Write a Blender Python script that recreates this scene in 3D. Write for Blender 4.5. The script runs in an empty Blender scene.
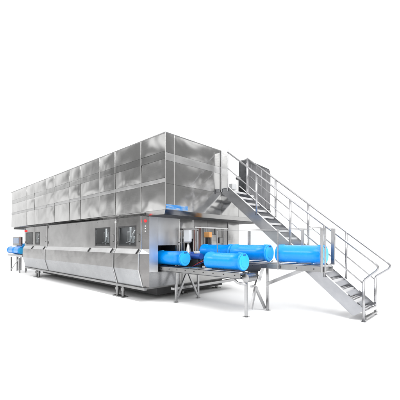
import bpy, bmesh, math, random
from mathutils import Vector, Matrix
random.seed(7)
sc = bpy.context.scene
C = sc.collection
# machine axes: u runs back along the long side (blender -X), v runs across the end (blender +Y)
YAW = 0.76388; CX = -0.867256; CD = 7.521317
cs, sn = math.cos(YAW), math.sin(YAW)
W = 2.189; ZT = 4.448; ZB = 2.512; UL = 0.864
def P(u, v, z): return Vector((-u, v, z))

# ------------------------------------------------------------------ materials
def newmat(name):
    m = bpy.data.materials.new(name); m.use_nodes = True
    nt = m.node_tree; b = nt.nodes['Principled BSDF']
    return m, nt, b
def ramp(nt, fac, stops):
    r = nt.nodes.new('ShaderNodeValToRGB'); nt.links.new(fac, r.inputs[0])
    e = r.color_ramp.elements
    e[0].position, e[0].color = stops[0][0], (*stops[0][1], 1)
    e[1].position, e[1].color = stops[-1][0], (*stops[-1][1], 1)
    for p, c in stops[1:-1]:
        x = e.new(p); x.color = (*c, 1)
    return r.outputs[0]
def noise(nt, vec, scale, detail=4, rough=.55, dist=0):
    n = nt.nodes.new('ShaderNodeTexNoise'); n.inputs['Scale'].default_value = scale
    n.inputs['Detail'].default_value = detail; n.inputs['Roughness'].default_value = rough
    n.inputs['Distortion'].default_value = dist
    nt.links.new(vec, n.inputs['Vector']); return n.outputs['Fac']
def mapping(nt, scale, out='Object'):
    t = nt.nodes.new('ShaderNodeTexCoord'); m = nt.nodes.new('ShaderNodeMapping')
    m.inputs['Scale'].default_value = scale; nt.links.new(t.outputs[out], m.inputs['Vector'])
    return m.outputs[0]
def steel(name, c0, c1, r0, r1, brush=(2, 2, 160), bumpd=.004, cloud=1.1, wob=.012, metal=1.0):
    m, nt, b = newmat(name)
    v1 = mapping(nt, (1, 1, 1)); v2 = mapping(nt, brush)
    n1 = noise(nt, v1, cloud, 5, .6, .4); n2 = noise(nt, v2, 1.0, 3, .6)
    nt.links.new(ramp(nt, n1, [(.3, c0), (.7, c1)]), b.inputs['Base Color'])
    mx = nt.nodes.new('ShaderNodeMath'); mx.operation = 'MULTIPLY_ADD'
    nt.links.new(n1, mx.inputs[0]); mx.inputs[1].default_value = .5; 
    ad = nt.nodes.new('ShaderNodeMath'); ad.operation = 'MULTIPLY'; nt.links.new(n2, ad.inputs[0]); ad.inputs[1].default_value = .5
    nt.links.new(ad.outputs[0], mx.inputs[2])
    mr = nt.nodes.new('ShaderNodeMapRange'); nt.links.new(mx.outputs[0], mr.inputs[0])
    mr.inputs[1].default_value = .3; mr.inputs[2].default_value = .7; mr.inputs[3].default_value = r0; mr.inputs[4].default_value = r1
    nt.links.new(mr.outputs[0], b.inputs['Roughness'])
    b.inputs['Metallic'].default_value = metal
    bp = nt.nodes.new('ShaderNodeBump'); bp.inputs['Distance'].default_value = wob; bp.inputs['Strength'].default_value = 1
    nt.links.new(noise(nt, v1, 1.7, 1, .4, .3), bp.inputs['Height'])
    bp2 = nt.nodes.new('ShaderNodeBump'); bp2.inputs['Distance'].default_value = bumpd * .05; bp2.inputs['Strength'].default_value = .6
    nt.links.new(n2, bp2.inputs['Height']); nt.links.new(bp.outputs[0], bp2.inputs['Normal'])
    nt.links.new(bp2.outputs[0], b.inputs['Normal'])
    return m
def plain(name, col, rough=.5, metal=0, coat=0, var=.12, scale=6, bump=0):
    m, nt, b = newmat(name)
    v = mapping(nt, (1, 1, 1)); n = noise(nt, v, scale, 4)
    nt.links.new(ramp(nt, n, [(.3, tuple(c * (1 - var) for c in col)), (.7, tuple(min(1, c * (1 + var)) for c in col))]), b.inputs['Base Color'])
    mr = nt.nodes.new('ShaderNodeMapRange'); nt.links.new(n, mr.inputs[0])
    mr.inputs[1].default_value = .3; mr.inputs[2].default_value = .7; mr.inputs[3].default_value = rough * .85; mr.inputs[4].default_value = rough * 1.15
    nt.links.new(mr.outputs[0], b.inputs['Roughness'])
    b.inputs['Metallic'].default_value = metal; b.inputs['Coat Weight'].default_value = coat
    if bump:
        bp = nt.nodes.new('ShaderNodeBump'); bp.inputs['Distance'].default_value = bump
        nt.links.new(noise(nt, v, scale * 4, 3), bp.inputs['Height']); nt.links.new(bp.outputs[0], b.inputs['Normal'])
    return m
M = {}
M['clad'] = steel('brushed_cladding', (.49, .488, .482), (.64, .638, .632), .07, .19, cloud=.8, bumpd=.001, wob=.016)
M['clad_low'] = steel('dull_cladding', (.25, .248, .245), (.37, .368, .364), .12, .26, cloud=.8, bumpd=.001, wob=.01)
M['kick'] = steel('kick_plate_steel', (.27, .275, .285), (.37, .375, .385), .2, .32, bumpd=.001, wob=.004)
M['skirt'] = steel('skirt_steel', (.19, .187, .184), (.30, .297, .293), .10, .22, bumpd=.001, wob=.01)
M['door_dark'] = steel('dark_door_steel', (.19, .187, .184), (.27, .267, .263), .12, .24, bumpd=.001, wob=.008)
M['post'] = steel('dark_post_steel', (.17, .165, .165), (.25, .245, .24), .2, .32, bumpd=.001, wob=.002)
M['polish'] = steel('polished_strip', (.40, .40, .395), (.50, .50, .495), .08, .18, bumpd=.001)
M['bright'] = steel('bright_trim', (.72, .72, .72), (.85, .85, .85), .2, .4, wob=.002)
M['satin'] = steel('satin_panel', (.66, .66, .66), (.78, .78, .775), .34, .46, bumpd=.001, wob=.012)
M['ledge'] = steel('ledge_steel', (.44, .44, .44), (.58, .58, .58), .25, .4, bumpd=.001, wob=.006)
M['rail'] = steel('rail_steel', (.30, .30, .31), (.42, .42, .43), .2, .34, (3, 3, 30), wob=.0)
M['tube'] = steel('tube_steel', (.30, .30, .305), (.46, .46, .465), .22, .4, (3, 3, 30), wob=.0)
M['string'] = steel('stringer_steel', (.24, .245, .26), (.38, .385, .40), .12, .26, bumpd=.001, wob=.012)
M['treads'] = plain('galvanised_tread', (.56, .56, .57), .4, .35, var=.05)
M['frame'] = steel('frame_steel', (.22, .22, .22), (.36, .36, .36), .3, .5, wob=.002)
M['core'] = plain('inner_shell', (.05, .05, .052), .6, .3)
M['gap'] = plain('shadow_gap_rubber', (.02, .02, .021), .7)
M['dark'] = plain('dark_grille', (.05, .052, .056), .55, .2, var=.3, scale=9)
M['louvre'] = steel('dark_louvre_metal', (.16, .16, .17), (.30, .30, .31), .25, .4, wob=.01)
M['rubber'] = plain('black_rubber', (.02, .02, .02), .6)
M['blue'] = plain('blue_plastic', (.0, .225, .72), .26, 0, .0, var=.06, scale=5)
M['blue'].node_tree.nodes['Principled BSDF'].inputs['Specular IOR Level'].default_value = .38
M['blue_end'] = plain('pale_blue_plastic', (.03, .42, .82), .34, 0, .3, var=.07, scale=7)
M['blue_dark'] = plain('navy_slot', (.01, .05, .25), .5)
M['navy'] = plain('navy_motor_paint', (.015, .06, .28), .4, 0, .3)
M['white'] = plain('light_grey_paint', (.48, .49, .50), .4, 0, .2, var=.04)
M['red_cable'] = plain('red_cable_sheath', (.5, .04, .04), .5)
M['orange'] = plain('orange_paint', (.62, .30, .10), .45)
M['screen'] = plain('dark_screen', (.08, .16, .30), .15, 0, .6)
M['brown'] = plain('red_brown_panel', (.12, .05, .04), .4)
def bluestreakmat():
    m, nt, b = newmat('streaky_blue'); v = mapping(nt, (2, 2, 9)); n = noise(nt, v, 1.6, 4, .6, .5)  # colour streaked at random between steel grey and blue
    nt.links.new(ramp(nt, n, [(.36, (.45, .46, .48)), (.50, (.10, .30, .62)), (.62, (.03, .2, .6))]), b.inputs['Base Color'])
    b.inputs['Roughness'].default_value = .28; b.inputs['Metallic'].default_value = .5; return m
M['blue_streaks'] = bluestreakmat()
def glassmat():
    m, nt, b = newmat('window_glass')
    g = nt.nodes.new('ShaderNodeBsdfGlossy'); g.inputs['Roughness'].default_value = .04; g.inputs['Color'].default_value = (.6, .6, .6, 1)
    t = nt.nodes.new('ShaderNodeBsdfTransparent'); t.inputs['Color'].default_value = (.72, .74, .75, 1)
    fr = nt.nodes.new('ShaderNodeLayerWeight'); pw = nt.nodes.new('ShaderNodeMath'); pw.operation = 'POWER'; pw.inputs[1].default_value = 4
    nt.links.new(fr.outputs['Facing'], pw.inputs[0]); ma = nt.nodes.new('ShaderNodeMath'); ma.operation = 'MULTIPLY_ADD'; ma.inputs[1].default_value = .5; ma.inputs[2].default_value = .05
    nt.links.new(pw.outputs[0], ma.inputs[0])
    mx = nt.nodes.new('ShaderNodeMixShader'); nt.links.new(ma.outputs[0], mx.inputs[0]); nt.links.new(t.outputs[0], mx.inputs[1]); nt.links.new(g.outputs[0], mx.inputs[2])
    nt.links.new(mx.outputs[0], nt.nodes['Material Output'].inputs[0]); return m
M['glass'] = glassmat()
def clearmat():
    m, nt, b = newmat('clear_acrylic')
    g = nt.nodes.new('ShaderNodeBsdfGlossy'); g.inputs['Roughness'].default_value = .05
    t = nt.nodes.new('ShaderNodeBsdfTransparent'); t.inputs['Color'].default_value = (.95, .965, .97, 1)
    mx = nt.nodes.new('ShaderNodeMixShader'); mx.inputs[0].default_value = .05
    nt.links.new(t.outputs[0], mx.inputs[1]); nt.links.new(g.outputs[0], mx.inputs[2])
    nt.links.new(mx.outputs[0], nt.nodes['Material Output'].inputs[0]); return m
M['clear'] = clearmat()
def emit(name, col, s):
    m, nt, b = newmat(name); b.inputs['Base Color'].default_value = (*col, 1)
    b.inputs['Emission Color'].default_value = (*col, 1); b.inputs['Emission Strength'].default_value = s
    return m
M['red'] = emit('lit_red_lamp', (1, .01, .015), .9)
M['led'] = emit('lit_white_button', (.6, .6, .6), .3)
def floormat():
    m, nt, b = newmat('white_studio_floor')
    v = mapping(nt, (1, 1, 1)); n = noise(nt, v, .6, 3)
    nt.links.new(ramp(nt, n, [(.3, (.90, .90, .90)), (.7, (.93, .93, .93))]), b.inputs['Base Color'])
    b.inputs['Roughness'].default_value = .75; b.inputs['Specular IOR Level'].default_value = .2
    return m
M['floor'] = floormat()

# ------------------------------------------------------------------ helpers
def link(name, bm, mat, parent=None, smooth=False):
    me = bpy.data.meshes.new(name); bmesh.ops.recalc_face_normals(bm, faces=bm.faces) if not smooth else None
    bm.to_mesh(me); bm.free(); me.materials.append(M[mat])
    o = bpy.data.objects.new(name, me); C.objects.link(o)
    if parent is not None:
        o.parent = parent
        o.matrix_parent_inverse = Matrix.Identity(4)
        w = wloc(parent)
        for vtx in me.vertices: vtx.co -= w
    return o
LOC = {}
def wloc(o):
    w = Vector((0, 0, 0))
    while o is not None:
        w += o.location; o = o.parent
    return w
def thing(name, label, cat, loc, group=None):
    o = bpy.data.objects.new(name, None); C.objects.link(o); o.location = loc; o.empty_display_size = .2
    o['label'] = label; o['category'] = cat
    if group: o['group'] = group
    return o
def box(bm, u0, u1, v0, v1, z0, z1, bev=.004):
    vs = [bm.verts.new(P(u, v, z)) for u in (u0, u1) for v in (v0, v1) for z in (z0, z1)]
    idx = [(0, 1, 3, 2), (4, 6, 7, 5), (0, 4, 5, 1), (2, 3, 7, 6), (0, 2, 6, 4), (1, 5, 7, 3)]
    fs = [bm.faces.new([vs[i] for i in f]) for f in idx]
    bmesh.ops.recalc_face_normals(bm, faces=fs)
    if bev:
        es = list({e for f in fs for e in f.edges})
        bmesh.ops.bevel(bm, geom=es, offset=bev, segments=1, affect='EDGES', profile=.5)
def B(*a): bm = bmesh.new(); box(bm, *a); return bm
def cyl(bm, p0, p1, r0, r1=None, n=20, cap=True):
    r1 = r0 if r1 is None else r1
    d = (p1 - p0).normalized(); a = d.orthogonal().normalized(); b = d.cross(a)
    ra, rb = [], []
    for i in range(n):
        t = 2 * math.pi * i / n; q = a * math.cos(t) + b * math.sin(t)
        ra.append(bm.verts.new(p0 + q * r0)); rb.append(bm.verts.new(p1 + q * r1))
    for i in range(n):
        f = bm.faces.new((ra[i], ra[(i + 1) % n], rb[(i + 1) % n], rb[i])); f.smooth = True
    if cap:
        for ring in (ra[::-1], rb):
            c = [bm.verts.new(v.co) for v in ring]; bm.faces.new(c)
def tube(bm, pts, r, n=12):
    pts = [Vector(p) for p in pts]
    rings = []
    for i, p in enumerate(pts):
        if i == 0: d = pts[1] - p
        elif i == len(pts) - 1: d = p - pts[i - 1]
        else: d = (pts[i + 1] - p).normalized() + (p - pts[i - 1]).normalized()
        d.normalize(); up = Vector((0, 1, 0)) if abs(d.y) < .9 else Vector((0, 0, 1))
        a = d.cross(up).normalized(); b = d.cross(a)
        rings.append([bm.verts.new(p + a * r * math.cos(2 * math.pi * k / n) + b * r * math.sin(2 * math.pi * k / n)) for k in range(n)])
    for A, Bq in zip(rings, rings[1:]):
        for k in range(n):
            f = bm.faces.new((A[k], A[(k + 1) % n], Bq[(k + 1) % n], Bq[k])); f.smooth = True
    bm.faces.new(rings[0][::-1]); bm.faces.new(rings[-1])
def bar(bm, p0, p1, w, h, side=Vector((0, 1, 0))):
    """square bar between two points; w across 'side', h the other way"""
    d = (p1 - p0).normalized(); s = (side - d * side.dot(d)).normalized(); t = d.cross(s)
    vs = [bm.verts.new(p + s * a * w / 2 + t * b * h / 2) for p in (p0, p1) for a, b in ((-1, -1), (1, -1), (1, 1), (-1, 1))]
    fs = [bm.faces.new(vs[:4]), bm.faces.new(vs[4:])] + [bm.faces.new((vs[i], vs[(i + 1) % 4], vs[4 + (i + 1) % 4], vs[4 + i])) for i in range(4)]
    bmesh.ops.recalc_face_normals(bm, faces=fs)
    es = list({e for f in fs for e in f.edges}); bmesh.ops.bevel(bm, geom=es, offset=.003, segments=1, affect='EDGES')
def pillow(o, ax, ay, nrm, wx, wy, bulge=.006, tilt=.002, thick=.02, n=10):
    """thin sheet with a slightly cushioned front, o = lower corner, nrm = outward"""
    bm = bmesh.new(); g = []
    lim = lambda x: max(-.014, min(.014, x))
    t1, t2 = lim(random.uniform(-tilt, tilt) * wx), lim(random.uniform(-tilt, tilt) * wy)
    px, py = random.uniform(-.7, .7), random.uniform(-.7, .7); bulge *= random.uniform(.6, 1.4)
    for j in range(n + 1):
        row = []
        for i in range(n + 1):
            a, b = i / n, j / n; x, y = 2 * a - 1, 2 * b - 1
            h = bulge * (1 - x * x) * (1 - y * y) * (1 + px * x + py * y) + t1 * (a - .5) + t2 * (b - .5)
            row.append(bm.verts.new(o + ax * wx * a + ay * wy * b + nrm * h))
        g.append(row)
    for j in range(n):
        for i in range(n):
            f = bm.faces.new((g[j][i], g[j][i + 1], g[j + 1][i + 1], g[j + 1][i])); f.smooth = True
            f.normal_update()
            if f.normal.dot(nrm) < 0: f.normal_flip()
    ring = [g[0][i] for i in range(n)] + [g[j][n] for j in range(n)] + [g[n][i] for i in range(n, 0, -1)] + [g[j][0] for j in range(n, 0, -1)]
    fr = [bm.verts.new(v.co) for v in ring]; bk = [bm.verts.new(v.co - nrm * thick) for v in ring]
    k = len(ring)
    for i in range(k):
        f = bm.faces.new((fr[i], bk[i], bk[(i + 1) % k], fr[(i + 1) % k]))
    return bm
AU = Vector((-1, 0, 0)); AV = Vector((0, 1, 0)); AZ = Vector((0, 0, 1))
def panel_left(name, mat, parent, u0, u1, z0, z1, v=0, **k):     # faces -v
    return link(name, pillow(P(u0, v, z0), AU, AZ, -AV, u1 - u0, z1 - z0, **k), mat, parent, True)
def panel_end(name, mat, parent, v0, v1, z0, z1, u=0, **k):      # faces -u
    return link(name, pillow(P(u, v0, z0), AV, AZ, -AU, v1 - v0, z1 - z0, **k), mat, parent, True)

# ------------------------------------------------------------------ floor
bm = bmesh.new()
bmesh.ops.create_circle(bm, cap_ends=True, radius=90, segments=96, matrix=Matrix.Translation((0, 0, 0)))
fl = link('floor', bm, 'floor'); fl['kind'] = 'structure'

# ------------------------------------------------------------------ the machine
mc = thing('processing_machine', 'long stainless steel food processing machine with overhanging panelled upper housing', 'machine', P(5, 2, 0))
L = 13.365
# upper housing
core = link('upper_housing', B(.03, L, .03, W - .0, ZB, ZT - .012, .01), 'core', mc)
us = [.0, 1.04, 2.39, 3.36, 4.79, 5.73, 7.22, 8.13, 9.62, 10.75, L]
tiers = [(ZB, 3.195, 'clad'), (3.2, 3.305, 'ledge'), (3.31, 3.785, 'clad'), (3.79, 3.975, 'polish'), (3.98, ZT, 'clad')]
for i in range(len(us) - 1):
    for z0, z1, m in tiers:
        panel_left('cladding_strip' if z1 - z0 < .3 else 'cladding_panel', m, core, us[i] + .006, us[i + 1] - .006, z0, z1,
                   bulge=.016 if z1 - z0 > .3 else .003, tilt=.022 if z1 - z0 > .3 else .008)
for v0, v1 in ((.0, .30), (.30, W)):
    for z0, z1, m in ((ZB, 3.17, 'clad'), (3.175, 3.75, 'clad'), (3.755, 3.95, 'ledge'), (3.955, ZT, 'clad')):
        panel_end('cladding_strip' if z1 - z0 < .3 else 'cladding_panel', m, core, v0 + .004, v1 - .004, z0, z1, bulge=.014 if v1 > 1 and z1 - z0 > .3 else .003, tilt=.004)
for k, u in enumerate(us[1:-1]):
    bm = bmesh.new(); cyl(bm, P(u, -.004, ZB + .002), P(u, -.004, ZT - .01), .009, n=10)
    link('cover_batten', bm, 'clad', core)
bm = bmesh.new(); cyl(bm, P(-.004, .30, ZB + .002), P(-.004, .30, ZT - .01), .010, n=10); link('cover_batten', bm, 'clad', core)
bm = bmesh.new(); cyl(bm, P(-.002, -.002, ZB + .002), P(-.002, -.002, ZT - .005), .009, n=12); link('corner_trim', bm, 'clad', core)
link('roof', B(-.012, L + .01, -.012, W + .01, ZT - .01, ZT + .012, .004), 'frame', mc)
# sloping soffit lip below the housing (left side and end)
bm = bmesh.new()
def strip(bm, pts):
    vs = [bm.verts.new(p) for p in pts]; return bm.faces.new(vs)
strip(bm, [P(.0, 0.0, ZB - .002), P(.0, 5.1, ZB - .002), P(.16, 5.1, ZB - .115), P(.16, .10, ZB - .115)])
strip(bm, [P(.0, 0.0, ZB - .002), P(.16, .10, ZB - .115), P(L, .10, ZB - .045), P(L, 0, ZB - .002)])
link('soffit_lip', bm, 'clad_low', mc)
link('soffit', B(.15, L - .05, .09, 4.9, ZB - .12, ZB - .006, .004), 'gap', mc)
bm = bmesh.new(); box(bm, .045, .055, .004, .62, ZB + .015, ZB + .15, .001)
dec = B(-.020, -.015, .012, .76, ZB + .008, ZB + .135, .001); link('blue_streak_strip', dec, 'blue_streaks', mc); bm.free()
# maintenance deck beside the housing
dk = link('maintenance_deck', B(.02, 7.5, W + .004, 3.9, ZB + .002, 3.235, .006), 'frame', mc)
for v0, v1 in ((W + .004, 3.05), (3.05, 3.9)):
    panel_end('deck_fascia', 'clad', dk, v0 + .004, v1 - .004, ZB, 3.22, bulge=.006, tilt=.004)
link('deck_edge', B(-.03, .05, W + .02, 3.9, 3.245, 3.285, .004), 'bright', dk)
link('support_beam', B(.02, .6, 3.905, 5.1, ZB + .002, 2.87, .006), 'frame', dk)

# lower body
lb = link('lower_body', B(1.55, 11.05, .42, 4.24, .42, ZB - .125, .01), 'core', mc)
link('underframe', B(.95, 11.0, .12, 4.2, .385, .43, .004), 'frame', lb)
link('back_wall', B(.9, 11.08, 4.2, 4.256, .42, ZB - .125, .004), 'clad_low', lb)
link('rear_end_wall', B(11.04, 11.09, .06, 4.2, .42, ZB - .125, .004), 'clad_low', lb)
# profile of the long side: (v offset, z)
prof = [(0.0, 2.40), (0.0, 1.505), (-.085, 1.365), (-.095, .93), (.045, .45)]
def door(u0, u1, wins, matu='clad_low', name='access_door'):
    """bent sheet door: upper flat with window holes, bright fold, lower skirt"""
    bm = bmesh.new(); z0, z1 = prof[1][1], prof[0][1]
    xs = [u0] + [w for a in wins for w in a] + [u1]
    wz0, wz1 = 1.60, 2.13
    for i in range(len(xs) - 1):
        a, b = xs[i], xs[i + 1]
        if i % 2 == 0: box(bm, a, b, 0.0, .02, z0 + .002, z1, 0)
        else:
            box(bm, a, b, 0.0, .02, z0 + .002, wz0, 0); box(bm, a, b, 0.0, .02, wz1, z1, 0)
    bmesh.ops.remove_doubles(bm, verts=bm.verts, dist=.0004)
    d = link(name, bm, matu, mc)
    def fold(nm, k, mat, smooth=False):
        (va, za), (vb, zb) = prof[k], prof[k + 1]
        bm = bmesh.new(); n = max(2, int((u1 - u0) / .35)); rows = []
        nv = Vector((0, -(za - zb), (vb - va) * -1)); nv = Vector((0, -(za - zb), -(va - vb) * -1)).normalized()
        for i in range(n + 1):
            u = u0 + (u1 - u0) * i / n; off = random.uniform(-.002, .002)
            rows.append([bm.verts.new(P(u, va + (vb - va) * t + off * (0 < t < 1), za + (zb - za) * t)) for t in (0, .5, 1)])
        for A, Bq in zip(rows, rows[1:]):
            for j in (0, 1):
                f = bm.faces.new((A[j], Bq[j], Bq[j + 1], A[j + 1])); f.smooth = False
        r = bmesh.ops.extrude_face_region(bm, geom=bm.faces[:])
        bmesh.ops.translate(bm, verts=[v for v in r['geom'] if isinstance(v, bmesh.types.BMVert)], vec=(0, .018, 0))
        return link(nm, bm, mat, d)
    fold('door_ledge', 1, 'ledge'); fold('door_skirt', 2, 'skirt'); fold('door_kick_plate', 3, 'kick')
    for a, b in wins:
        bm = bmesh.new()
        for q in ((a - .03, b + .03, wz0 - .03, wz0 + .012), (a - .03, b + .03, wz1 - .012, wz1 + .03)): box(bm, q[0], q[1], -.010, .022, q[2], q[3], .004)
        for q in ((a - .03, a + .012), (b - .012, b + .03)): box(bm, q[0], q[1], -.009, .021, wz0 + .012, wz1 - .012, .004)
        rw = .07
        for (cu, cz, su, sz) in ((a, wz0, 1, 1), (b, wz0, -1, 1), (a, wz1, 1, -1), (b, wz1, -1, -1)):
            cu += su * .008; cz += sz * .008
            arc = [(cu + su * rw * (1 - math.sin(t)), cz + sz * rw * (1 - math.cos(t))) for t in [k * math.pi / 12 for k in range(7)]]
            pts = [(cu, cz)] + arc
            fa = [bm.verts.new(P(x, -.008, y)) for x, y in pts]; bm.faces.new(fa)
        link('window_gasket', bm, 'gap', d)
        link('window_glass', B(a + .004, b - .004, .004, .010, wz0 + .004, wz1 - .004, 0), 'glass', d)
    return d
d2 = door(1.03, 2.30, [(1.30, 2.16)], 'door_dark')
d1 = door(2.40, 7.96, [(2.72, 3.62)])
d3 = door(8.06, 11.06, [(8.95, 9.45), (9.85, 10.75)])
for u in (1.13, 2.50, 3.98, 8.2, 9.72):
    bm = bmesh.new(); bar(bm, P(u - .02, -.02, 1.50), P(u + .02, -.10, 1.37), .02, .03, Vector((1, 0, 0)))
    link('latch', bm, 'rubber', d2 if u < 2.3 else d1 if u < 8 else d3)
bm = bmesh.new(); box(bm, 9.64, 9.66, -.003, .0, 1.56, 2.4, 0); link('door_gap', bm, 'gap', d3)
# posts between the doors follow the bent profile
def mullion(u, w=.035):
    bm = bmesh.new(); pr = [(v - .022, z) for v, z in prof]
    for k in range(len(pr) - 1):
        (va, za), (vb, zb) = pr[k], pr[k + 1]
        vs = [bm.verts.new(P(x, y, z)) for x in (u - w / 2, u + w / 2) for y, z in ((va, za), (vb, zb), (vb + .05, zb), (va + .05, za))]
        for f in ((0, 1, 2, 3), (4, 7, 6, 5), (0, 4, 5, 1), (2, 6, 7, 3)): bm.faces.new([vs[i] for i in f])
    bmesh.ops.remove_doubles(bm, verts=bm.verts, dist=.0005)
    return link('door_post', bm, 'ledge', mc)
for u in (2.33, 7.99, 1.01): mullion(u)
# corner post: chamfered facet between side and end
bm = bmesh.new(); pr = prof; 
top = [(.985, v, z) for v, z in prof]
endp = [(.864, .15, z) for v, z in prof]
rows = [(bm.verts.new(P(*a)), bm.verts.new(P(*b))) for a, b in zip(top, endp)]
for (a, b), (c_, d_) in zip(rows, rows[1:]): bm.faces.new((a, b, d_, c_))
cp = link('corner_post', bm, 'post', mc)
bm = bmesh.new(); q0, q1 = P(.985, 0, 1.545), P(.864, .15, 1.545)
vs = [bm.verts.new(x) for x in (P(.983, -.012, 1.500), P(.983, -.096, 1.366), P(.853, .145, 1.366), P(.858, .146, 1.500))]
bm.faces.new(vs); link('post_band', bm, 'ledge', cp)
mid = P(.925, .06, 0); nrm = Vector((.78, -.62, 0)).normalized()
nrm = Vector((.15, -.121, 0)).normalized()
bm = bmesh.new(); cyl(bm, mid + AZ * 2.27 + nrm * .0, mid + AZ * 2.27 + nrm * .05, .04, .028); link('warning_lamp', bm, 'red', cp)
for z in (2.13, 2.06, 1.99):
    bm = bmesh.new(); cyl(bm, mid + AZ * z, mid + AZ * z + nrm * .018, .014); link('push_button', bm, 'led', cp)
bm = bmesh.new(); cyl(bm, P(10.85, .0, 2.24), P(10.85, -.06, 2.24), .055, .04); link('warning_lamp', bm, 'red', mc)
# end wall of the lower body (faces the viewer's right), with two carrier openings
ew = link('end_wall', B(UL + .02, UL + .06, .15, .46, .44, 2.39, 0), 'clad', mc)
def endp_(v0, v1, z0, z1, m='clad', b=.008): return panel_end('end_panel', m, ew, v0, v1, z0, z1, u=UL, bulge=b, tilt=.004, thick=.03)
endp_(.15, .45, .86, 2.395, 'satin', .003)
endp_(.15, 1.26, .44, .855, 'kick', .006)
endp_(.455, 1.26, 1.60, 2.395, 'satin', .012)
endp_(1.10, 1.26, .86, 1.595, 'clad', .002)
endp_(1.264, 1.83, 1.80, 2.395, 'clad', .006)
endp_(1.264, 4.25, .44, .9, 'clad_low', .01)
endp_(1.835, 2.5, .905, 2.395, 'clad_low', .006)
endp_(2.505, 3.58, .905, 2.395, 'clad_low', .008)
endp_(3.585, 4.25, .905, 2.395, 'clad', .008)
link('end_panel', B(UL - .014, UL - .006, 2.02, 2.2, 1.15, 2.2, .002), 'brown', ew)
for (a, b, z0, z1) in ((.45, 1.10, .86, 1.60), (1.264, 1.83, .905, 1.80)):
    bm = bmesh.new(); t = .02
    box(bm, UL + .035, 1.5, a - .03, a - .004, z0 - .03, z1 + .03, 0); box(bm, UL + .035, 1.5, b + .004, b + .03, z0 - .03, z1 + .03, 0)
    box(bm, UL + .036, 1.5, a - .004, b + .004, z0 - .03, z0 - .004, 0); box(bm, UL + .036, 1.5, a - .004, b + .004, z1 + .004, z1 + .03, 0)
    link('carrier_opening', bm, 'gap', ew)
for v in (1.262, 1.833, 3.583):
    bm = bmesh.new(); box(bm, UL - .018, UL + .01, v - .012, v + .012, .9, 2.39, .004); link('seam_strip', bm, 'bright' if v < 3 else 'frame', ew)
bm = bmesh.new(); box(bm, UL - .03, UL + .03, 1.9, 3.55, 2.14, 2.19, .006); link('cable_tray', bm, 'bright', ew)
# base rails, feet
link('under_shade_block', B(1.3, 10.7, .75, 3.8, .10, .384, .01), 'core', lb)  # dark box added under the body to deepen the shade on the floor
link('base_rail', B(.90, 11.02, .0, .10, .37, .438, .008), 'frame', mc)
link('base_rail', B(.70, .84, .9, 3.9, .30, .38, .008), 'tube', mc)
for u, v in ((2.30, .22), (2.62, .22), (9.7, .22), (10.0, .22), (2.4, 3.8), (6.2, 3.8), (10, 3.8), (1.4, 1.9), (1.4, 3.6)):
    bm = bmesh.new(); cyl(bm, P(u, v, .03), P(u, v, .37), .045, n=16); cyl(bm, P(u, v, .20), P(u, v, .28), .07, n=16)
    box(bm, u - .13, u + .13, v - .11, v + .11, .0, .03, .006)
    link('levelling_foot', bm, 'frame', mc)
# things seen behind the windows
for a, b in ((1.3, 2.16), (2.72, 3.62), (9.0, 10.7)):
    w = b - a
    bm = bmesh.new()
    cyl(bm, P(a + .25 * w, .28, 1.5), P(a + .32 * w, .3, 2.3), .055, n=14); cyl(bm, P(a + .75 * w, .25, 1.5), P(a + .7 * w, .25, 2.3), .04, n=14)
    bar(bm, P(a, .33, 1.95), P(b, .33, 1.78), .04, .05); bar(bm, P(a, .2, 1.7), P(b, .3, 1.72), .03, .03)
    box(bm, a + .45 * w, a + .66 * w, .2, .36, 1.66, 1.86, .01)
    for k in range(4):
        cyl(bm, P(a + (.08 + .11 * k) * w, .26, 1.62 + .05 * k), P(a + (.12 + .11 * k) * w, .26, 1.9 + .04 * k), .022, n=12)
    tube(bm, [P(a + .05 * w, .16, 2.08), P(a + .3 * w, .16, 2.02), P(a + .5 * w, .2, 1.92), P(a + .62 * w, .2, 1.70), P(a + .95 * w, .22, 1.66)], .022, 10)
    box(bm, a + .04 * w, a + .34 * w, .30, .38, 1.96, 2.2, .01); box(bm, a + .72 * w, a + .94 * w, .24, .36, 1.74, 2.02, .01)
    link('inner_pipework', bm, 'bright', lb)

for a, b in ((1.3, 2.16), (2.72, 3.62), (9.0, 10.7)):
    l = bpy.data.lights.new('interior_fill_light', 'AREA'); l.shape = 'RECTANGLE'; l.size, l.size_y = b - a, .1; l.energy = 45  # fill lights added behind the windows to brighten the pipework
    o = bpy.data.objects.new('interior_fill_light', l); C.objects.link(o); o.location = P((a + b) / 2, .12, 2.34)
    o.rotation_euler = (math.radians(-25), 0, 0)
# dark louvred cabinet on the deck
cb = thing('ventilation_cabinet', 'dark ribbed cabinet standing on the deck behind the staircase handrails', 'cabinet', P(.3, 4.4, 3.285))
bm = bmesh.new()
pl = [(3.92, 2.88), (5.36, 2.88), (5.38, 4.30), (5.26, 4.47), (3.92, 4.53)]
pl = [(3.70, 3.29), (3.915, 3.29)] + pl[:4] + [(3.78, 4.56), (3.70, 4.50)]
fr = [bm.verts.new(P(.2, v, z)) for v, z in pl]; bk = [bm.verts.new(P(.46, v, z)) for v, z in pl]
bm.faces.new(fr); bm.faces.new(bk[::-1])
for i in range(len(pl)): bm.faces.new((fr[i], bk[i], bk[(i + 1) % len(pl)], fr[(i + 1) % len(pl)]))
link('cabinet_body', bm, 'dark', cb)
for i in range(5):
    v = 3.74 + i * .32
    link('louvre_panel', B(.17, .199, v, v + .285, 3.36 if i == 0 else 2.95, 4.42, .006), 'louvre', cb)
for i in range(1, 5): link('panel_seam', B(.18, .199, 3.74 + i * .32 - .026, 3.74 + i * .32 - .009, 3.34, 4.44, .002), 'tube', cb)
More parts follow.
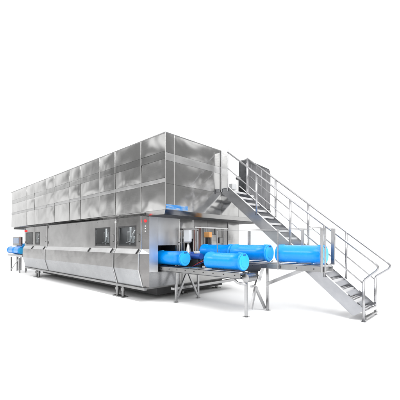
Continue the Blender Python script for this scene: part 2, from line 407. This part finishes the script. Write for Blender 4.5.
# small items on the deck beside the stairs
jb = thing('junction_box', 'small pale box on a stand at the top of the stairs', 'electrical box', P(.3, 3.2, 3.285))
link('enclosure', B(.22, .36, 3.02, 3.26, 3.42, 3.62, .01), 'white', jb); link('stand', B(.27, .31, 3.12, 3.16, 3.285, 3.42, .003), 'tube', jb)
wl = thing('work_lamp', 'round grey lamp head on a pole beside the dark cabinet', 'lamp', P(.3, 3.38, 3.285))
bm = bmesh.new(); cyl(bm, P(.3, 3.45, 3.286), P(.3, 3.45, 3.80), .018); link('pole', bm, 'tube', wl)
bm = bmesh.new(); bmesh.ops.create_uvsphere(bm, u_segments=20, v_segments=12, radius=.10, matrix=Matrix.Translation(P(.3, 3.45, 3.86)) @ Matrix.Diagonal((.8, 1.1, .7, 1)))
for f in bm.faces: f.smooth = True
link('lamp_head', bm, 'frame', wl)

# ------------------------------------------------------------------ staircase
v0s, v1s = W, W + .85
SL = 3.3 / 3.94
def lz(u): return 3.3 + SL * u          # u negative going down
st = thing('access_staircase', 'stainless steel staircase with open treads and tube handrails leading up to the deck', 'staircase', P(-3.9, W + .42, 0))
def stringer(v):
    bm = bmesh.new(); a, b = -.11, .25
    pts = [(-.02, lz(0) + .22), (-.02, lz(0) - .13), (-.14, lz(-.14) + a), (-3.60, lz(-3.60) + a), (-3.68, .105), (-3.76, .11), (-3.95, .26), (-3.955, lz(-3.955) + b + .06), (-3.9, lz(-3.9) + b)]
    A = [bm.verts.new(P(u, v, z)) for u, z in pts]; Bq = [bm.verts.new(P(u, v + .012, z)) for u, z in pts]
    bm.faces.new(A); bm.faces.new(Bq[::-1])
    for i in range(len(pts)): bm.faces.new((A[i], Bq[i], Bq[(i + 1) % len(pts)], A[(i + 1) % len(pts)]))
    s = link('stringer', bm, 'string', st)
    bm = bmesh.new()
    s1 = 1 if v < 2.5 else -1
    for off in (a + .004, b - .004):
        bar(bm, P(-.06, v + .006 + s1 * .03, lz(-.06) + off), P(-3.6, v + .006 + s1 * .03, lz(-3.6) + off), .06, .008)
    link('flange', bm, 'bright', s)
stringer(v0s); stringer(v1s)
NT = 16
for i in range(NT):
    u = -.20 - i * (3.62 / (NT - 1)); z = lz(u) + .10
    bm = bmesh.new(); a, b = v0s + .014, v1s - .002
    box(bm, u - .15, u + .13, a, b, z - .006, z, 0)
    box(bm, u - .15, u - .144, a, b, z - .055, z - .0061, 0); box(bm, u + .124, u + .13, a, b, z - .055, z - .0061, 0)
    nf = len(bm.faces)
    for k in range(8):
        for q in (-.08, .0, .08):
            vv = a + .07 + k * (b - a - .14) / 7
            vs = [bm.verts.new(P(u + q + x, vv + y, z + .002)) for x, y in ((-.022, -.03), (.022, -.03), (.022, .03), (-.022, .03))]
            bm.faces.new(vs)
    bm.faces.ensure_lookup_table()
    for f in bm.faces[nf:]: f.material_index = 1
    t = link('tread', bm, 'treads', st); t.data.materials.append(M['gap'])
link('foot_plate', B(-3.99, -3.93, v0s - .0, v1s, .06, .10, .004), 'frame', st)
def handrail(v, ups, label):
    near = v < 2.5
    def rz(u): return (4.57 + .80 * u) if near else (4.61 + .81 * u)
    H2 = .80
    bm = bmesh.new()
    e = -4.125 if near else -4.15
    bend = [P(e, v, rz(e)), P(e - .055, v, rz(e) - .052), P(e - .078, v, rz(e) - .090), P(e - .074, v, rz(e) - .125), P(e - .050, v, rz(e) - .165)]
    tube(bm, [P(-.27 if near else -.32, v, rz(-.27 if near else -.32)), P(-2, v, rz(-2))] + bend + [P(-3.96, v, .91), P(-3.935, v, .87), P(-3.93, v, .80)], .023)
    h = link('handrail', bm, 'rail', st)
    for hh in (H2,):
        bm = bmesh.new(); tube(bm, [P(-.27 if near else -.32, v, lz(-.27 if near else -.32) + hh), P(-3.93, v, lz(-3.93) + hh)], .014, 8); link('mid_rail', bm, 'rail', h)
    for u in ups:
        bm = bmesh.new(); tube(bm, [P(u, v - .0, lz(u) + .19), P(u, v, rz(u) - .004)], .028, 12); link('post', bm, 'rail', h)
    bm = bmesh.new(); tube(bm, [P(-3.93, v, .0), P(-3.93, v, .86)], .028, 12); cyl(bm, P(-3.93, v, 0), P(-3.93, v, .012), .05); link('post', bm, 'rail', h)
    return h
hr = handrail(v0s - .03, (-1.27, -2.26, -3.11), '')
handrail(v1s + .035, (-.34, -1.33, -2.32, -3.29), '')
bm = bmesh.new(); box(bm, -.275, -.255, v0s - .045, v0s - .005, 3.2, 4.46, .006); box(bm, -.04, -.015, v0s - .045, v0s - .005, 3.2, 4.44, .006)
link('end_post', bm, 'tube', st)
link('end_plate', B(-.252, -.042, v0s - .03, v0s - .022, 3.30, 4.40, .002), 'bright', st)

# ------------------------------------------------------------------ conveyor table
cv = thing('carrier_conveyor', 'two lane roller conveyor on steel trestles in front of the machine end', 'conveyor', P(-.8, 1.2, 0))
def lane(vc, z, ua, ub, half=.19):
    """z = underside of the carriers"""
    for s in (-1, 1):
        link('side_beam', B(ub, ua, vc + s * half - .02, vc + s * half + .02, z - .15, z - .035, .006), 'frame', cv)
        bm = bmesh.new(); tube(bm, [P(ua, vc + s * .10, z - .03), P(ub, vc + s * .10, z - .03)], .02, 10); link('guide_rail', bm, 'tube', cv)
    n = int((ua - ub) / .32)
    for i in range(n + 1):
        u = ua - .08 - i * (ua - ub - .16) / n
        bm = bmesh.new(); cyl(bm, P(u, vc - half + .025, z - .085), P(u, vc + half - .025, z - .085), .03, n=14); link('roller', bm, 'tube', cv)
lane(.74, 1.04, .95, -1.90)
lane(1.56, 1.222, .85, -3.45)
link('drip_tray', B(-1.86, .80, .97, 1.33, .90, .915, .003), 'frame', cv)
link('drip_tray', B(-1.86, .80, .56, .92, .865, .88, .003), 'frame', cv)
link('side_sheet', B(-1.9, .4, 1.345, 1.355, .86, 1.15, .002), 'frame', cv)
def trestle(u):
    for v, zt in ((.80, .885 if u < 0 else .885), (1.68, 1.07)):
        bm = bmesh.new(); box(bm, u - .03, u + .03, v - .03, v + .03, .012, zt, .005); box(bm, u - .06, u + .06, v - .06, v + .06, 0, .012, .002)
        link('leg', bm, 'tube', cv)
    bm = bmesh.new()
    bar(bm, P(u, .83, .10), P(u, 1.22, .83), .05, .06, Vector((1, 0, 0))); bar(bm, P(u, 1.65, .10), P(u, 1.26, .83), .05, .06, Vector((1, 0, 0)))
    link('brace', bm, 'tube', cv)
    link('cross_bar', B(u - .025, u + .025, .832, 1.648, .83, .885, .004), 'tube', cv)
    bm = bmesh.new(); cyl(bm, P(u - .07, 1.24, .845), P(u - .031, 1.24, .845), .06); link('joint_hub', bm, 'tube', cv)
trestle(.49)
u = -1.88
for v, zt in ((.80, .80), (1.72, 1.07)):
    bm = bmesh.new(); box(bm, u - .03, u + .03, v - .03, v + .03, .012, zt, .005); box(bm, u - .06, u + .06, v - .06, v + .06, 0, .012, .002)
    link('leg', bm, 'tube', cv)
bm = bmesh.new()
bar(bm, P(u, 1.50, 1.12), P(u, 1.21, .64), .05, .14, Vector((1, 0, 0)))
link('brace', bm, 'bright', cv)
bm = bmesh.new(); bar(bm, P(u, 1.19, .66), P(u, 1.0, .14), .05, .065, Vector((1, 0, 0))); bar(bm, P(u + .06, 1.24, .66), P(u + .06, 1.69, .05), .05, .065, Vector((1, 0, 0)))
bar(bm, P(u, .99, .665), P(u, 1.19, .665), .04, .045, Vector((1, 0, 0)))
link('brace', bm, 'tube', cv)
bm = bmesh.new(); bar(bm, P(u, 1.70, .66), P(-2.86, 1.70, 1.09), .06, .08, Vector((0, 1, 0))); link('brace', bm, 'tube', cv)
bm = bmesh.new(); cyl(bm, P(-2.86, 1.66, 1.09), P(-2.86, 1.74, 1.09), .04); link('joint_hub', bm, 'rubber', cv)
bm = bmesh.new(); cyl(bm, P(-1.96, .66, .895), P(-1.96, .98, .895), .095, n=28); link('drive_drum', bm, 'tube', cv)
bm = bmesh.new(); tube(bm, [P(-1.66, .60, .93), P(-1.70, .60, .84), P(-1.80, .60, .78), P(-1.92, .60, .77), P(-1.99, .66, .77)], .03, 10); link('drum_bracket', bm, 'tube', cv)
link('drive_motor', B(-1.9, -1.6, 1.0, 1.28, .83, .97, .02), 'rubber', cv)
# guards along the second lane
for us_, v, zz, r in ((-.60, 1.30, 1.98, .012), (-2.40, 1.30, 1.98, .012), (-3.39, 1.30, 1.985, .022), (-3.46, 1.30, 1.985, .014),
                      (-1.17, 1.95, 1.99, .03), (-2.68, 1.95, 1.99, .028), (-3.38, 1.95, 1.99, .035)):
    bm = bmesh.new(); box(bm, us_ - r, us_ + r, v - r, v + r, 1.07 if v < 1.5 else 1.2, zz, .004); link('guard_post', bm, 'tube', cv)
for v in (1.30, 1.95):
    ua_ = -1.17 if v > 1.5 else -.6
    bm = bmesh.new(); box(bm, -3.38, ua_, v - .005, v + .005, 1.985, 1.995, 0); link('guard_rail', bm, 'tube', cv)
link('guard_panel', B(-3.35, -1.2, 1.948, 1.952, 1.24, 1.98, 0), 'clear', cv)
for i in range(4):
    bm = bmesh.new(); bar(bm, P(-1.17 - .72 * i, 1.79, 1.15), P(-1.17 - .72 * i, 1.96, 1.22), .03, .03, Vector((1, 0, 0))); link('guard_bracket', bm, 'tube', cv)

# ------------------------------------------------------------------ carriers
def carrier_src(label, loc, mesh=None):
    t = thing('carrier', label, 'carrier', loc, 'blue cylindrical carriers on the conveyors')
    w = loc; r = .197; Lc = 1.07
    def q(x, y, z): return w + Vector((x, y, z + .21))     # x from 0 (near end, +x) to -Lc
    bm = bmesh.new(); n = 48
    prof = [(-.0, .150), (-.002, .196), (-.010, .207), (-.045, .207), (-.052, .199), (-.30, .196), (-Lc + .30, .196), (-Lc + .052, .199), (-Lc + .045, .207), (-Lc + .010, .207), (-Lc + .002, .196), (-Lc, .15)]
    rings = []
    for x, rr in prof:
        rings.append([bm.verts.new(q(x, rr * math.cos(2 * math.pi * k / n), rr * math.sin(2 * math.pi * k / n))) for k in range(n)])
    for A, Bq in zip(rings, rings[1:]):
        for k in range(n):
            f = bm.faces.new((A[k], Bq[k], Bq[(k + 1) % n], A[(k + 1) % n])); f.smooth = True
    bm.faces.new(rings[0]); bm.faces.new(rings[-1][::-1])
    bmesh.ops.bevel(bm, geom=[e for e in bm.edges if e.calc_face_angle(0) > .6], offset=.003, segments=1, affect='EDGES')
    link('shell', bm, 'blue', t)
    for x0, x1 in ((.0015, .006), (-Lc - .006, -Lc - .0015)):
        bm = bmesh.new(); cyl(bm, q(x0, 0, 0), q(x1, 0, 0), .188, n=40); l = link('end_lid', bm, 'blue_end', t)
        xm = max(x0, x1) if x0 > -.5 else min(x0, x1)
        s = 1 if x0 > -.5 else -1
        bm = bmesh.new(); cyl(bm, q(xm, 0, 0), q(xm + s * .006, 0, 0), .12, n=32)
        link('lid_boss', bm, 'blue_end', l)
        bm = bmesh.new(); c0 = q(xm + s * .004, 0, .158)
        bmesh.ops.create_cube(bm, size=1, matrix=Matrix.Translation(c0) @ Matrix.Diagonal((.006, .11, .026, 1)))
        bmesh.ops.bevel(bm, geom=bm.edges[:], offset=.002, segments=1, affect='EDGES'); link('grip_slot', bm, 'blue_dark', l)
    for x in (-.10, -Lc + .10):
        bm = bmesh.new(); bmesh.ops.create_cube(bm, size=1, matrix=Matrix.Translation(q(x, 0, .2)) @ Matrix.Diagonal((.09, .07, .022, 1)))
        bmesh.ops.bevel(bm, geom=bm.edges[:], offset=.006, segments=2, affect='EDGES'); link('lifting_lug', bm, 'blue_end', t)
    return t
def copy_tree(o, parent=None):
    c = o.copy(); C.objects.link(c)
    if parent is not None: c.parent = parent
    for ch in list(o.children): copy_tree(ch, c)
    return c
first = carrier_src('blue carrier sliding out of the dark opening in the machine end', P(.06, .74, 1.035))
def more(label, u, v, z):
    c = copy_tree(first); c.location = P(u, v, z); c['label'] = label; return c
more('blue carrier nearest the viewer, lying at the free end of the front lane', -1.87, .74, 1.035)
more('blue carrier of the rear lane closest to the machine end, under the orange box', -.93, 1.56, 1.215)
more('blue carrier in the middle of the rear lane, behind the front lane carrier', -2.03, 1.56, 1.215)
more('blue carrier at the far right of the rear lane, beside the staircase', -3.35, 1.56, 1.215)

# ------------------------------------------------------------------ control items between the lanes
op = thing('control_box', 'light grey control box on two short posts between the conveyor lanes', 'control panel', P(.5, 1.2, 0))
link('enclosure', B(.17, .39, .99, 1.10, 1.70, 2.03, .01), 'white', op)
for u_ in (.49, .67): link('post', B(u_ - .022, u_ + .022, .985, 1.025, .93, 2.02, .004), 'frame', op)
link('bracket', B(.17, .69, 1.03, 1.05, 1.66, 1.69, .003), 'frame', op)
link('mounting_plate', B(.42, .74, .955, 1.04, .918, .93, .002), 'frame', op)
sb = thing('sensor_box', 'small orange box on a dark column above the rear conveyor lane', 'sensor', P(.25, 1.86, 0))
link('housing', B(.13, .36, 1.80, 1.92, 1.83, 1.99, .012), 'orange', sb); link('column', B(.19, .30, 1.80, 1.88, 1.07, 1.83, .006), 'gap', sb)
link('base_plate', B(.13, .36, 1.765, 1.79, 1.07, 1.18, .002), 'frame', sb)
gm = thing('gear_motor', 'navy blue gear motor between the two conveyor lanes', 'motor', P(.2, 1.15, 1.0))
bm = bmesh.new(); cyl(bm, P(.15, 1.12, 1.30), P(-.18, 1.12, 1.30), .085, n=24); link('motor_body', bm, 'navy', gm)
link('gearbox', B(.15, .32, 1.03, 1.21, 1.18, 1.42, .02), 'navy', gm); link('terminal_box', B(-.08, .06, 1.06, 1.18, 1.375, 1.44, .01), 'white', gm)
link('mounting', B(-.1, .3, 1.06, 1.18, .916, 1.21, .01), 'rubber', gm)
cc = thing('pneumatic_cylinder', 'slim upright steel cylinder with brown cap beside the grey control box', 'actuator', P(.3, 1.36, 0))
bm = bmesh.new(); cyl(bm, P(.20, 1.345, 1.16), P(.20, 1.345, 2.0), .028, n=16); link('barrel', bm, 'tube', cc)
bm = bmesh.new(); cyl(bm, P(.32, 1.345, 1.16), P(.32, 1.345, 2.05), .02, n=16); link('rod_guard', bm, 'brown', cc)
link('foot', B(.12, .38, 1.315, 1.38, 1.10, 1.16, .004), 'frame', cc)

pf = thing('portal_frame', 'grey steel portal frame over the rear lane in front of the machine end wall', 'frame', P(.7, 1.6, 0))
for v in (1.285, 1.865): link('upright', B(.66, .70, v - .02, v + .02, 1.07, 2.06, .004), 'frame', pf)
link('cross_beam', B(.655, .705, 1.265, 1.885, 2.062, 2.11, .004), 'tube', pf)
for i in range(5):
    bm = bmesh.new(); cyl(bm, P(.68, 1.36 + i * .10, 1.74 + .0), P(.68, 1.36 + i * .10, 2.06), .012, n=10); link('curtain_rod', bm, 'tube', pf)
hp = thing('hopper_cone', 'small steel cone between the lanes just under the grey control box', 'funnel', P(.28, 1.08, 1.3))
bm = bmesh.new(); cyl(bm, P(.28, 1.07, 1.36), P(.28, 1.07, 1.66), .10, .02, n=24); link('cone', bm, 'tube', hp)
link('stem', B(.25, .31, 1.04, 1.10, .92, 1.36, .006), 'rubber', hp)
vb = thing('valve_block', 'cluster of small grey valve boxes between the two conveyor lanes', 'valve', P(-.5, 1.15, .915))
for i in range(4): link('valve_body', B(-.36 - i * .13, -.26 - i * .13, 1.06, 1.20, .916, 1.05 + (i % 2) * .05, .008), ('white', 'frame', 'navy', 'rubber')[i], vb)
for i in range(3):
    bm = bmesh.new(); tube(bm, [P(-.31 - i * .13, 1.13, 1.05), P(-.33 - i * .13, 1.10, 1.16), P(-.2 - i * .12, 1.08, 1.2), P(-.02 - i * .1, 1.06, 1.12), P(.12, 1.05, 1.0), P(.3, 1.05, .93)], .008, 8); link('hose', bm, ('rubber', 'red_cable', 'navy')[i], vb)
# fixings on the conveyor beams and cable conduits on the end wall
for i in range(9):
    bm = bmesh.new(); u = .8 - i * .32; cyl(bm, P(u, .529, .95), P(u, .520, .95), .013, n=10); link('bolt', bm, 'gap', cv)
for i in range(11):
    bm = bmesh.new(); u = .6 - i * .38; cyl(bm, P(u, 1.349, 1.13), P(u, 1.340, 1.13), .013, n=10); link('bolt', bm, 'gap', cv)
for v, z0, z1 in ((2.32, .95, 2.14), (2.38, .95, 2.14), (2.9, 1.3, 2.14), (3.3, 1.0, 2.14)):
    bm = bmesh.new(); cyl(bm, P(UL - .03, v, z0), P(UL - .03, v, z1), .014, n=10); link('conduit', bm, 'frame', ew)
link('terminal_cover', B(UL - .10, UL - .012, 2.62, 2.86, 1.55, 1.95, .012), 'clad', ew)
link('terminal_cover', B(UL - .08, UL - .012, 3.05, 3.2, 1.65, 1.85, .01), 'frame', ew)
# hinges and handles on the side doors
for d_, u0, u1 in ((d2, 1.09, 2.27), (d1, 2.46, 7.9), (d3, 8.12, 10.98)):
    for z in (1.62, 2.28):
        bm = bmesh.new(); cyl(bm, P(u1 - .02, -.012, z), P(u1 - .02, -.012, z + .10), .012, n=10); link('hinge', bm, 'frame', d_)
    bm = bmesh.new(); tube(bm, [P(u0 + .04, 0, 1.70), P(u0 + .04, -.035, 1.72), P(u0 + .04, -.035, 1.90), P(u0 + .04, 0, 1.92)], .010, 8); link('handle', bm, 'frame', d_)
for i in range(14):
    u = 2.7 + i * .4
    bm = bmesh.new(); cyl(bm, P(u, .0, 2.34), P(u, -.004, 2.34), .012, n=10); link('screw', bm, 'frame', d1)

# ------------------------------------------------------------------ discharge station at the far left end
dt = thing('discharge_table', 'small steel trestle table at the far left end of the machine', 'table', P(13.4, .4, 0))
for z, v in ((.99, .22), (.99, .52)): link('side_beam', B(12.2, 15.0, v - .02, v + .02, z - .12, z, .005), 'tube', dt)
for u_ in (12.7, 14.3):
    for v in (.22, .52): link('leg', B(u_ - .035, u_ + .035, v - .03, v + .03, 0, .82, .004), 'tube', dt)
bm = bmesh.new(); bar(bm, P(14.25, .22, .1), P(12.8, .22, .8), .03, .05); link('brace', bm, 'tube', dt)
link('tray', B(12.2, 15.0, .242, .498, .955, .975, .003), 'frame', dt)
more('blue carrier at the far left end of the small table, leftmost in the photo', 13.93, .37, 1.0)
more('blue carrier on the small table at the far left, tucked against the machine', 12.84, .37, 1.0)
more('raised blue carrier just under the small grey screen at the far left', 13.55, .78, 1.2)
for u_ in (13.5, 14.5): link('upper_leg', B(u_ - .03, u_ + .03, .75, .81, 0, 1.17, .004), 'tube', dt)
link('upper_tray', B(13.35, 14.7, .62,   .94, 1.17, 1.195, .003), 'tube', dt)
sm = thing('operator_screen', 'small grey screen on a post at the far left end of the machine', 'screen', P(14.5, .58, 0))
link('housing', B(13.65, 15.3, .56, .64, 1.47, 1.99, .02), 'frame', sm)
link('display', B(14.1, 15.15, .55, .559, 1.60, 1.92, .002), 'screen', sm); link('side_cover', B(13.6, 13.95, .53, .556, 1.54, 2.0, .005), 'brown', sm)
link('post', B(14.4, 14.48, .58, .63, 0, 1.47, .004), 'tube', sm)

# ------------------------------------------------------------------ light
w = bpy.data.worlds.new('World'); sc.world = w; w.use_nodes = True
nt = w.node_tree; bg = nt.nodes['Background']
tc = nt.nodes.new('ShaderNodeTexCoord')
def math_(op, a, b=None, c=None):
    n = nt.nodes.new('ShaderNodeMath'); n.operation = op
    for i, x in enumerate((a, b, c)):
        if x is None: continue
        if isinstance(x, (int, float)): n.inputs[i].default_value = x
        else: nt.links.new(x, n.inputs[i])
    return n.outputs[0]
def smooth(x, a, b, o0=0., o1=1.):
    n = nt.nodes.new('ShaderNodeMapRange'); n.interpolation_type = 'SMOOTHSTEP'
    nt.links.new(x, n.inputs[0]); n.inputs[1].default_value = a; n.inputs[2].default_value = b; n.inputs[3].default_value = o0; n.inputs[4].default_value = o1
    return n.outputs[0]
dotn = nt.nodes.new('ShaderNodeVectorMath'); dotn.operation = 'DOT_PRODUCT'
nt.links.new(tc.outputs['Generated'], dotn.inputs[0]); dotn.inputs[1].default_value = (-sn, cs, 0)
fwd = dotn.outputs['Value']
sep = nt.nodes.new('ShaderNodeSeparateXYZ'); nt.links.new(tc.outputs['Generated'], sep.inputs[0]); z = sep.outputs[2]
back = smooth(fwd, .20, .48, 1, 0)
low = smooth(z, .36, .60, 1, 0)
mask = math_('MULTIPLY', back, low)
mp = nt.nodes.new('ShaderNodeMapping'); mp.inputs['Scale'].default_value = (3.2, 3.2, 2.4); nt.links.new(tc.outputs['Generated'], mp.inputs[0])
nz = noise(nt, mp.outputs[0], 1.0, 2, .5, .6)
env_patches = smooth(nz, .42, .58, .34, 1.3)      # dim and bright patches added beside and behind the camera for steel reflections
bright = smooth(z, .05, .75, 1.12, 2.0)
val = math_('ADD', math_('MULTIPLY', bright, math_('SUBTRACT', 1.0, mask)), math_('MULTIPLY', env_patches, mask))
cmb = nt.nodes.new('ShaderNodeCombineColor')
for i in range(3): nt.links.new(val, cmb.inputs[i])
nt.links.new(cmb.outputs[0], bg.inputs[0]); bg.inputs[1].default_value = 1.0
def area(name, loc, target, size, power):
    l = bpy.data.lights.new(name, 'AREA'); l.shape = 'RECTANGLE'; l.size, l.size_y = size; l.energy = power
    o = bpy.data.objects.new(name, l); C.objects.link(o); o.location = loc
    o.rotation_euler = (Vector(target) - Vector(loc)).to_track_quat('-Z', 'Y').to_euler(); return o
area('softbox_lamp', (7, -1, 9), (0, 1.5, 1), (6, 4), 900)
area('softbox_lamp', (-4, -9, 8), (-5, 0, 2), (8, 3), 500)

# ------------------------------------------------------------------ camera
cam = bpy.data.cameras.new('camera'); co = bpy.data.objects.new('camera', cam); C.objects.link(co)
uc = cs * CX - sn * CD; vc = -(sn * CX + cs * CD)
co.location = (-uc, vc, 1.7); co.rotation_euler = (math.radians(90), 0, YAW)
cam.sensor_width = 36; cam.lens = 300.417 / 400 * 36; cam.shift_x = 0; cam.shift_y = 41.793 / 400; cam.clip_end = 500
sc.camera = co
sc.view_settings.view_transform = 'Standard'; sc.view_settings.look = 'None'; sc.view_settings.exposure = 0; sc.view_settings.gamma = 1
sc.cycles.max_bounces = 10; sc.cycles.glossy_bounces = 6; sc.cycles.transparent_max_bounces = 12
sc.cycles.use_denoising = True
